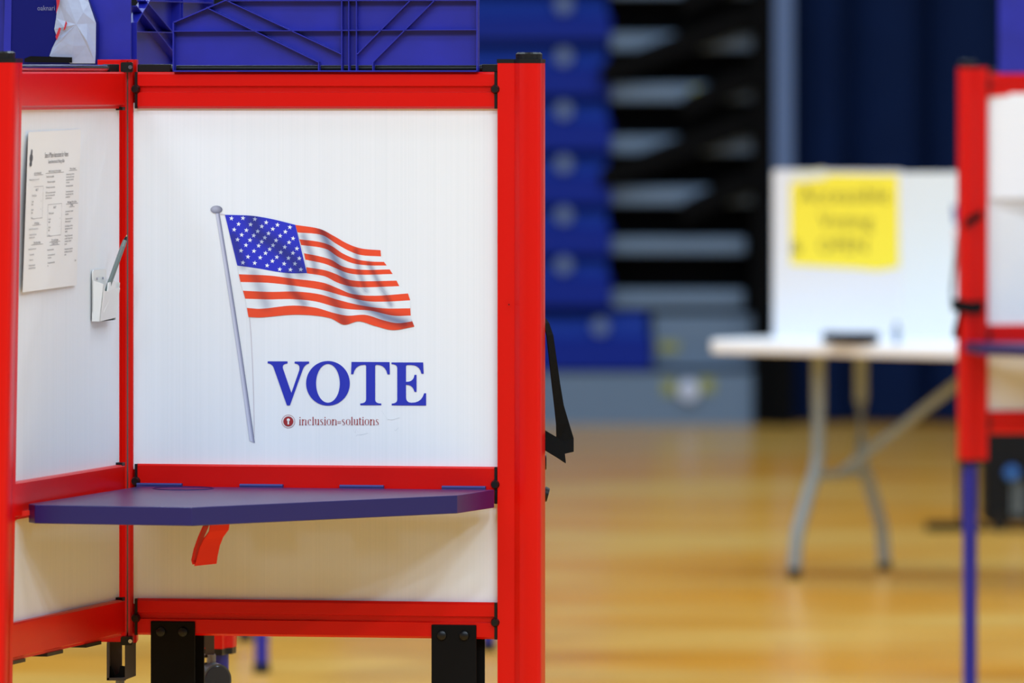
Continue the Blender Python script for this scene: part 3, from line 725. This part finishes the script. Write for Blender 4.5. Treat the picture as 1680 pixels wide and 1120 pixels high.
# oblique ribbed tray on the rear wing
MC = frame(CA, CB)
TO = [(.036, TB), (.036, Z_(37, 13.58)), (.13, Z_(-2, 13.7)), (.30, Z_(-60, 13.8)), (.575, Z_(-60, 14)), (.575, TB)]
rb2 = [((.038, Z_(52, 13.6)), (.57, Z_(52, 13.6))), ((.10, Z_(0, 13.6)), (.50, Z_(110, 13.7))), ((.04, Z_(10, 13.6)), (.40, Z_(116, 13.7))), ((.34, TB), (.34, Z_(-50, 13.7))), ((.36, TB), (.36, Z_(-50, 13.7))), ((.12, Z_(1, 13.6)), (.57, Z_(1, 13.7)))]
ribbed_tray('blue_tray', 'ribbed blue tray seen obliquely behind the left end of the long tray', MC, 0, 0, -.012, TO, [(a, b+(.01 if b == TB else 0)) for a, b in TO], rb2)
# smooth trays over the rear left wing
MD = frame(Vector((HX.x-.05, HX.y+.07, 0)), DB)   # its x axis points left
def smooth_tray(label, q0, q1, pts, m):
    # bottom corners rest on the rear left rail; local +y faces the viewer
    n = (MD.to_3x3() @ Vector((0, 1, 0))).normalized(); inv = Matrix(MD).inverted()
    pp = []
    for a, b in pts:
        p = inv @ ray_plane(a, b, MD @ Vector((0, q1, 1)), n); pp.append((p.x, p.z if b < 117 else TB))
    bmn = B(); prism(bmn, pp, q0, q1, MD, 'y')
    r = root('blue_tray', label, 'plastic tray', MD @ Vector((pp[-1][0], q1, TB)), 'blue plastic trays standing on the booth')
    make('tray_plate', bmn, m, r, bevel=.001)
    return r
t3 = smooth_tray('glossy dark blue tray standing at the far left behind the left post', .002, .014, [(6, 118), (6, -60), (122, -60), (146, 0), (160, 36), (158, 118)], TRAYG)
nD = (MD.to_3x3() @ Vector((0, 1, 0))).normalized()
def md(px, py, q): return ray_plane(px, py, MD @ Vector((0, q, 1)), nD)
def md_prism(bm, pts, q0, q1):
    inv = Matrix(MD).inverted(); pp = [inv @ md(a, b, q1) for a, b in pts]
    prism(bm, [(p.x, max(p.z, TB)) for p in pp], q0, q1, MD, 'y')
bm = B(); md_prism(bm, [(5, 117), (9, -60), (20, -60), (17, 117)], .0145, .017); make('edge_flange', bm, TRAY, t3)
SC = mat('reflected_lettering', srgb(120, 124, 160), .4)  # letters of a mirrored paper, painted onto the tray as a reflection
bm = B(); vf = glyphs('oaknari', 1, 'LEFT'); put(bm, vf, lambda x, y: md(61+x*9.8, 17-y*11.5, .0147)); make('reflected_text', bm, SC, t3, doub=False)
smooth_tray('plain bright blue tray filling the gap above the hinge column', -.017, -.006, [(-90, 118), (-90, -70), (214, -70), (214, 118)], TRAY)
# painted reflection in the glossy tray: a pale crumpled sheet with red marks
BG = mat('pale_reflection_tint', srgb(168, 178, 204), .35, bump=(40, .5, .004)); BGR = mat('red_reflection_tint', srgb(190, 30, 50), .45)
refl = [(97, -40), (95, 0), (92, 30), (89, 48), (94, 62), (86, 78), (81, 92), (100, 98), (116, 104), (156, 104), (157, 90), (157.5, 38), (146, 4), (132, -40)]
bm = B(); n = len(refl)
cen = bm.verts.new(md(125, 40, .026)); rg = [bm.verts.new(md(a, b, .0165)) for i, (a, b) in enumerate(refl)]; rg2 = [bm.verts.new(md(a+(125-a)*.45, b+(40-b)*.45, .022+.002*math.sin(i*2.7))) for i, (a, b) in enumerate(refl)]
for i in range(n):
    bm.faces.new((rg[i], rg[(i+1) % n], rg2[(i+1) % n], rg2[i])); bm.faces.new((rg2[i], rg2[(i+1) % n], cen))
bk = [bm.verts.new(md(a, b, .0146)) for a, b in refl]; bm.faces.new(bk)
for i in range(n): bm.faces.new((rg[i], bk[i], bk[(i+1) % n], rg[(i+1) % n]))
refl_sheet = make('painted_reflection', bm, BG)
tag(refl_sheet, 'pale reflection with red marks, built as a crumpled sheet on the glossy tray', 'painted reflection')
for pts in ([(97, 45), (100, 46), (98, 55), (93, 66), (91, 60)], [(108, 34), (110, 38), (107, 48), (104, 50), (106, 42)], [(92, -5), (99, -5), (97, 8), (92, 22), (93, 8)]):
    bm = B(); md_prism(bm, pts, .0270, .0275); make('red_mark', bm, BGR, refl_sheet)
# label with dark squares on tray foot
bm = B(); md_prism(bm, [(40, 102), (40, 96), (50, 92), (118, 94), (118, 103)], .0272, .030); make('clip', bm, BLKM, refl_sheet)

# ------------------------------------------------------------------ blurred booth at the right
RY = 21.05
rx = X_(1573, RY)
b2 = root('voting_booth', 'blurred red framed voting booth cut off by the right edge of the photo', 'voting booth', (rx, RY, 0))
# the wing is built from its far end back to the visible post, so its post is at the left
Aw = Vector((rx+.81, RY+.10, 0)); Bw = Vector((rx+.076, RY, 0))
M2, L2, m2 = wing(b2, Aw, Bw, 0, post_bottom=.662, rod=True)
Aw2 = Vector((rx+.81, RY+.12, 0)); Bw2 = Vector((rx+1.05, RY+.8, 0))
wing(b2, Aw2, Bw2, .03, post_bottom=.66, fitting=False, rod=False)
Bw3 = Vector((rx+1.0, RY-.6, 0)); wing(b2, Aw2, Bw3, .03, post_bottom=.66, fitting=False, rod=False)
bm = B(); box(bm, rx+.77, rx+.84, RY+.08, RY+.15, .7165, 1.7495); make('hinge_column', bm, RED, b2)
bm = B()
def rX(px): return X_(px, RY)
prism(bm, [(rX(1580), RY-.03), (rX(1600), RY-.24), (rX(1760), RY-.62), (rX(2010), RY-.60), (rx+.77, RY+.04), (rx+.08, RY-.03)], ZS-.036, ZS-.008, None, 'z')
make('shelf', bm, BLUE, b2, bevel=.001)
bm = B(); box(bm, rX(1624), rX(1840), RY-.0095, RY-.0085, Z_(326, RY), Z_(153, RY)); make('posted_sheet', bm, mat('posted_sheet_paper', srgb(244, 247, 252), .6), b2)
y = RY-.04
s1_ = ribbon([at(1611, 352, y), at(1598, 358, y-.005), at(1586, 366, y-.004), at(1577, 368, y+.02)], Vector((.001, .003, .012)), .002, STRAP, 'strap', b2)
ribbon([at(1613, 503, y), at(1592, 505, y-.005), at(1576, 501, y), at(1562, 500, y+.03)], Vector((.0, .004, .017)), .002, STRAP, 'strap', b2)
ribbon([at(1578, 508, y), at(1574, 525, y+.01), at(1569, 545, y+.02), at(1570, 556, y+.02)], Vector((.009, .004, .0)), .002, STRAP, 'strap', b2)
bm = B(); tube(bm, [at(1575, 372, y+.05), at(1570, 400, y+.06), at(1566, 440, y+.06), at(1562, 475, y+.06), at(1562, 497, y+.03)], .0055); make('cord', bm, mat('grey_cord', srgb(120, 130, 135), .6), b2, smooth=True)
# tray on top of that booth
inv2 = Matrix(M2).inverted(); tx0 = (inv2 @ Vector((rX(1637), RY, 0))).x
bm = B(); box(bm, .075, tx0, .0082, .0178, ZT+.0006, ZT+.35, M2)
t = make('blue_tray', bm, TRAY); tag(t, 'blurred blue tray standing on the booth at the right edge', 'plastic tray', 'blue plastic trays standing on the booth'); recenter(t)
# ------------------------------------------------------------------ booth hidden behind the main one: only its blue legs show
b3 = root('voting_booth', 'booth behind the foreground booth, only its blue legs seen beneath', 'voting booth', (X_(600, 22.4), 22.4, 0))
Y3 = 1.72*F/(1104-HOR)
H3 = Vector((X_(620, 22.6), 22.6, 0))
for px, Y in ((428, Y3), (401, 23.2), (803, 22.8)):
    Bq = Vector((X_(px, Y), Y, 0)); dd = (Bq-H3).normalized()
    wing(b3, H3, Bq-dd*.05, .03, post_bottom=.66-.08, dz=-.08, fitting=False, rod=False)
bm = B(); box(bm, H3.x-.035, H3.x+.035, 22.57, 22.64, .64, 1.66); make('hinge_column', bm, RED, b3)

# ------------------------------------------------------------------ folding table, privacy board, sign
TW = mat('white_table_top', srgb(244, 246, 252), .4, bump=(200, .1, .0005))
GT = mat('grey_table_leg', srgb(138, 150, 156), .45)
TF = Vector((X_(1157, 26.2), 26.2, 0)); tu = Vector((.8, -.6, 0)); tv = Vector((.6, .8, 0))
TZ = .815
tbl = root('folding_table', 'white folding table with grey bent tube legs holding the privacy board', 'table', TF+tu*.9+tv*.38)
MT = Matrix.Identity(4)
for i, c in enumerate((tu, tv, Vector((0, 0, 1)))):
    for j in range(3): MT[j][i] = c[j]
MT.translation = TF
bm = B(); prism(bm, roundrect(0, 1.83, 0, .76, .05), TZ-.045, TZ, MT, 'z'); make('tabletop', bm, TW, tbl, bevel=.008)
def tp(a, b, z): return MT @ Vector((a, b, z))
for a0, sgn in ((.30, 1), (1.53, -1)):
    feet = []
    for k in (-1, 1):
        bm = B()
        ks = [(.13, TZ-.045), (.13, .60), (.13, .42), (.145, .37), (.25, .17), (.262, .13), (.275, .02)]
        tube(bm, [tp(a0, .38+k*q, z) for q, z in ks], .0225, 14); lg = make('leg', bm, GT, tbl, smooth=True)
        bm = B(); cyl(bm, tp(a0, .38+k*.275, 0), tp(a0, .38+k*.275, .035), .023, n=16); make('rubber_foot', bm, BLACK, lg, smooth=True)
    bm = B(); tube(bm, [tp(a0, .25, .345), tp(a0, .51, .345)], .016); make('crossbar', bm, GT, tbl, smooth=True)
    bm = B(); tube(bm, [tp(a0, .38, .345), tp(a0+sgn*.56, .38, .72)], .017); make('brace', bm, GT, tbl, smooth=True)
# white tri-fold privacy board
WB = mat('white_corrugated_board', srgb(228, 230, 236), .6)
P1, P2, P3 = Vector((X_(1268, 26.36), 26.36, TZ)), Vector((X_(1481, 26.08), 26.08, TZ)), Vector((X_(1583, 26.2), 26.2, TZ))
pb_ = root('privacy_board', 'white tri-fold privacy board with yellow sign standing on the folding table', 'privacy board', (P1+P2)/2)
def board(a, b, z0, z1, th, m, name, par, r=.0):
    M = frame(a, b); L = (Vector((b.x-a.x, b.y-a.y))).length
    bm = B(); prism(bm, roundrect(0, L, z0, z1, .012), 0, th, M, 'y'); return make(name, bm, m, par), M, L
ZBt = Z_(283, 26.2)
_, MB, LBd = board(P1, P2, TZ+.0005, ZBt+.008, .006, WB, 'board_panel', pb_)
fo, MF, LF = board(P2, P3, TZ+.0005, ZBt+.002, .006, mat('cream_board', srgb(228, 230, 228), .65), 'side_flap', pb_)
# flag artwork at the flap's far edge
VB2 = mat('blurred_flag_blue', srgb(40, 52, 130), .6); VR2 = mat('blurred_flag_red', srgb(205, 80, 70), .6)
bm = B(); prism(bm, [(LF-.052, Z_(338, 26.1)), (LF-.008, Z_(340, 26.1)), (LF-.008, Z_(372, 26.1)), (LF-.042, Z_(368, 26.1))], -.0015, 0, MF, 'y'); fb = make('flag_picture', bm, VB2, fo)
bm = B()
for y0_, y1_ in ((380, 388), (396, 404), (412, 420)): prism(bm, [(LF-.04, Z_(y1_, 26.1)), (LF-.005, Z_(y1_, 26.1)), (LF-.005, Z_(y0_, 26.1)), (LF-.04, Z_(y0_, 26.1))], -.0015, 0, MF, 'y')
make('flag_stripes', bm, VR2, fb)
# yellow sign
YL = mat('yellow_paper', srgb(250, 232, 62), .7); MK = mat('green_black_marker', srgb(120, 112, 40), .7)
def bs(px, py, q): 
    n_ = (MB.to_3x3() @ Vector((0, 1, 0))).normalized(); p = ray_plane(px, py, MB @ Vector((0, q, 1)), n_); return p
loc = lambda p: (Matrix(MB).inverted() @ p)
c_ = [(1297, 300), (1312, 285), (1473, 287), (1475, 438), (1440, 444), (1400, 440), (1297, 434)]
pts = [loc(bs(a, b, -.001)) for a, b in c_]
bm = B(); prism(bm, [(p.x, p.z) for p in pts], -.0016, -.0004, MB, 'y')
sign = make('paper_sign', bm, YL)
tag(sign, 'yellow paper sign with handwritten words taped to the white privacy board', 'sign')
for txt, cx_, py, sz in (('Accessible', 1386, 332, 38), ('Voting', 1388, 374, 36), ('&', 1306, 416, 34), ('OPEN', 1383, 414, 34)):
    vf = glyphs(txt, 1, 'CENTER'); bm = B()
    put(bm, vf, lambda x, y: bs(cx_+x*sz*.93, py-y*sz, -.0022))
    make('marker_text', bm, MK, sign, doub=False)
TP = mat('clear_tape', srgb(236, 236, 214), .4)
bm = B(); p = [loc(bs(a, b, -.003)) for a, b in ((1303, 300), (1300, 284), (1352, 276), (1358, 292))]; prism(bm, [(q.x, q.z) for q in p], -.004, -.0032, MB, 'y'); make('tape', bm, TP, sign)
bm = B(); a = at(1352, 563, 25.86); 
prism(bm, roundrect(0, .19, TZ+.0003, TZ+.038, .008), -.02, .02, Matrix.Translation((a.x, a.y, 0)) @ Matrix.Rotation(-.35, 4, 'Z'), 'y')
o = make('marker_case', bm, mat('dark_blue_case', srgb(8, 26, 46), .45, spec=.2)); tag(o, 'small dark oblong case lying on the table before the privacy board', 'case')
bt = at(1471, 560, 25.80)
bot = root('small_bottle', 'small grey bottle standing on the table right of the dark case', 'bottle', (bt.x, bt.y, TZ))
bm = B(); cyl(bm, (bt.x, bt.y, TZ), (bt.x, bt.y, TZ+.048), .012, n=20); cyl(bm, (bt.x, bt.y, TZ+.048), (bt.x, bt.y, TZ+.056), .012, .006, n=20); make('bottle_body', bm, mat('grey_bottle', srgb(120, 140, 168), .3), bot)
bm = B(); cyl(bm, (bt.x, bt.y, TZ+.056), (bt.x, bt.y, TZ+.07), .007, n=16); make('cap', bm, BLACK, bot)

# ------------------------------------------------------------------ black wheeled case behind the right booth
Yc = 1.72*F/(872-HOR)
cs = root('rolling_case', 'black upright rolling case on the floor behind the right booth', 'case', (X_(1650, Yc), Yc, 0))
bm = B(); box(bm, X_(1614, Yc), X_(1720, Yc), Yc, Yc+.3, .03, .41); make('case_body', bm, mat('black_case_shell', srgb(9, 12, 17), .5, spec=.2, bump=(30, .3, .01)), cs, bevel=.02)
bm = B(); box(bm, X_(1520, Yc), X_(1614, Yc), Yc+.02, Yc+.10, .0, .035); make('foot_plate', bm, BLKM, cs, bevel=.008)
bm = B(); cyl(bm, at(1660, 776, Yc-.0), at(1660, 776, Yc-.04), .028, .02, 20); make('latch', bm, mat('blue_latch', srgb(50, 110, 190), .4), cs)
bm = B(); cyl(bm, (X_(1577, Yc), Yc+.06, .03), (X_(1577, Yc), Yc+.06, .42), .008, n=12); cyl(bm, (X_(1577, Yc), Yc+.06, .41), (X_(1640, Yc), Yc+.06, .41), .008, n=12); make('pull_handle', bm, BLKM, cs)
for px in (1640, 1700):
    bm = B(); cyl(bm, (X_(px, Yc), Yc-.012, .035), (X_(px, Yc), Yc+.012, .035), .035, n=20); make('wheel', bm, BLACK, cs, smooth=True)
for k in (0, 1, 2):
    bm = B(); box(bm, X_(1662+k*7, Yc), X_(1664.5+k*7, Yc), Yc-.006, Yc+.001, .06, .19); make('grey_strip', bm, GT, cs)

# ------------------------------------------------------------------ retracted bleachers
BY = 37.6
bl = root('bleachers', 'retracted gym bleachers with blue seat rows against the back wall', 'bleachers', (X_(900, BY), BY, 0))
SEAT = mat('blue_bleacher_seat', srgb(0, 34, 140), .55, spec=.2); SEATL = mat('bleacher_knob', srgb(96, 116, 160), .45)
SEATT = mat('blue_bleacher_seat_lit', srgb(20, 52, 146), .6, spec=.3)  # lighter copy of the seat blue, paints the light on the sloping band
ALU = mat('galvanised_beam', srgb(104, 124, 148), .5, .2); BLK = mat('black_frame_paint', srgb(2, 2, 3), .8, spec=.12)
rows = [(-60, -18), (25, 66), (110, 157), (198, 247), (286, 335), (370, 418), (452, 503), (553, 606)]
for i, (ya, yb_) in enumerate(rows):
    xr = 1002 if i < 7 else 1068
    Yr = BY+.02*(7-i)
    z0, z1 = Z_(yb_, Yr), Z_(ya, Yr); zn = z1+.115
    bm = B(); prism(bm, [(Yr, z0), (Yr, z1-.01), (Yr+.015, z1), (Yr+.3, z1), (Yr+.3, z0)], X_(560, Yr), X_(xr, Yr)); st_ = make('seat_row', bm, SEAT, bl)
    bm = B(); prism(bm, [(Yr+.02, z1), (Yr+.13, zn), (Yr+.3, zn), (Yr+.3, z1)], X_(560, Yr), X_(xr-6, Yr)); make('seat_back', bm, SEATT, st_)
    px = 925 if i < 7 else 985
    c = Vector((X_(px, Yr), Yr+.06, z1+.05)); bm = B(); cyl(bm, c, c+Vector((0, -.07, 0)), .045, .040, n=24); make('knob', bm, SEATL, st_, smooth=True)
bm = B(); box(bm, X_(560, BY), X_(1242, BY), BY+.02, BY+.3, .0, Z_(612, BY)); make('kick_panel', bm, ALU, bl)
bm = B(); box(bm, X_(1000, BY), X_(1272, BY), BY+.42, BY+.5, 0, 4.2); make('painted_void', bm, BLK, bl)  # black sheet paints the shade of the open void behind the beams
for (py, h, x0_, x1_) in ((-18, .07, 1003, 1235), (68, .085, 1003, 1238), (152, .085, 1003, 1238), (238, .085, 1003, 1238), (322, .085, 1003, 1238), (404, .08, 1003, 1225), (492, .09, 1003, 1222), (545, .16, 1072, 1245), (588, .10, 1072, 1240)):
    bm = B(); box(bm, X_(x0_, BY), X_(x1_, BY), BY+.14, BY+.30, Z_(py, BY)-h/2, Z_(py, BY)+h/2); make('deck_beam', bm, ALU, bl, bevel=.01)
for k in range(-1, 3):
    for (a, b) in (((985, 122+k*171), (1250, 22+k*171)), ((1120, 176+k*171), (1262, 112+k*171))):
        if b[1] > 345: continue
        bm = B(); p, q = at(*a, BY+.06), at(*b, BY+.06)
        prism(bm, [(p.x, p.z-.06), (q.x, q.z-.06), (q.x, q.z+.07), (p.x, p.z+.05)], BY+.05, BY+.09, None, 'y'); make('cross_brace', bm, BLK, bl)
bm = B(); box(bm, X_(1236, BY), X_(1271, BY), BY-.02, BY+.4, 0, 4.2); make('end_post', bm, BLK, bl)
YW = mat('yellow_label', srgb(150, 150, 60), .5)
for px, py, w_ in ((1098, 635, 22), (1160, 632, 24), (1098, 570, 34), (1145, 152, 22)):
    bm = B(); box(bm, X_(px-w_/2, BY), X_(px+w_/2, BY), BY+.012, BY+.019, Z_(py+12, BY), Z_(py-12, BY)) if py > 600 else box(bm, X_(px-w_/2, BY), X_(px+w_/2, BY), BY+.13, BY+.139, Z_(py+8, BY), Z_(py-8, BY))
    make('warning_label', bm, YW, bl)
bm = B(); cyl(bm, at(1130, 640, BY+.02), at(1130, 640, BY-.03), .055, .05, n=28); make('round_reflector', bm, mat('white_disc', srgb(200, 205, 225), .4), bl, smooth=True)
# upright column and curtain
o = root('steel_column', 'pale blue grey upright column between bleachers and navy curtain', 'column', (X_(1286, 37.5), 37.5, 0))
bm = B(); box(bm, X_(1271, 37.5), X_(1301, 37.5), 37.5, 37.6, .45, 6); make('column_shaft', bm, mat('column_paint', srgb(84, 108, 152), .5), o)
bm = B(); box(bm, X_(1271, 37.5), X_(1301, 37.5), 37.49, 37.6, 0, .45); make('column_base', bm, BLK, o)
bm = B()
xs = [1302, 1320, 1350, 1372, 1388, 1398, 1412, 1440, 1470, 1500, 1514, 1524, 1536, 1560, 1600, 1640, 1652, 1664, 1690, 1730, 1780]
dep = [0, -.03, -.05, -.04, .02, .06, 0, -.04, -.05, -.02, .04, .08, .01, -.04, -.05, .0, .05, 0, -.05, -.04, 0]
front = [(X_(a, 37.8), 37.8+d) for a, d in zip(xs, dep)]
prism(bm, front+[(X_(1780, 37.8), 38.0), (X_(1302, 37.8), 38.0)], 0.02, 6, None, 'z')
o = make('gym_curtain', bm, mat('navy_curtain', srgb(8, 26, 62), .85, spec=.1, var=(3, .1)), smooth=True); tag(o, 'dark navy gym curtain hanging in broad folds behind the white table', 'curtain'); recenter(o)
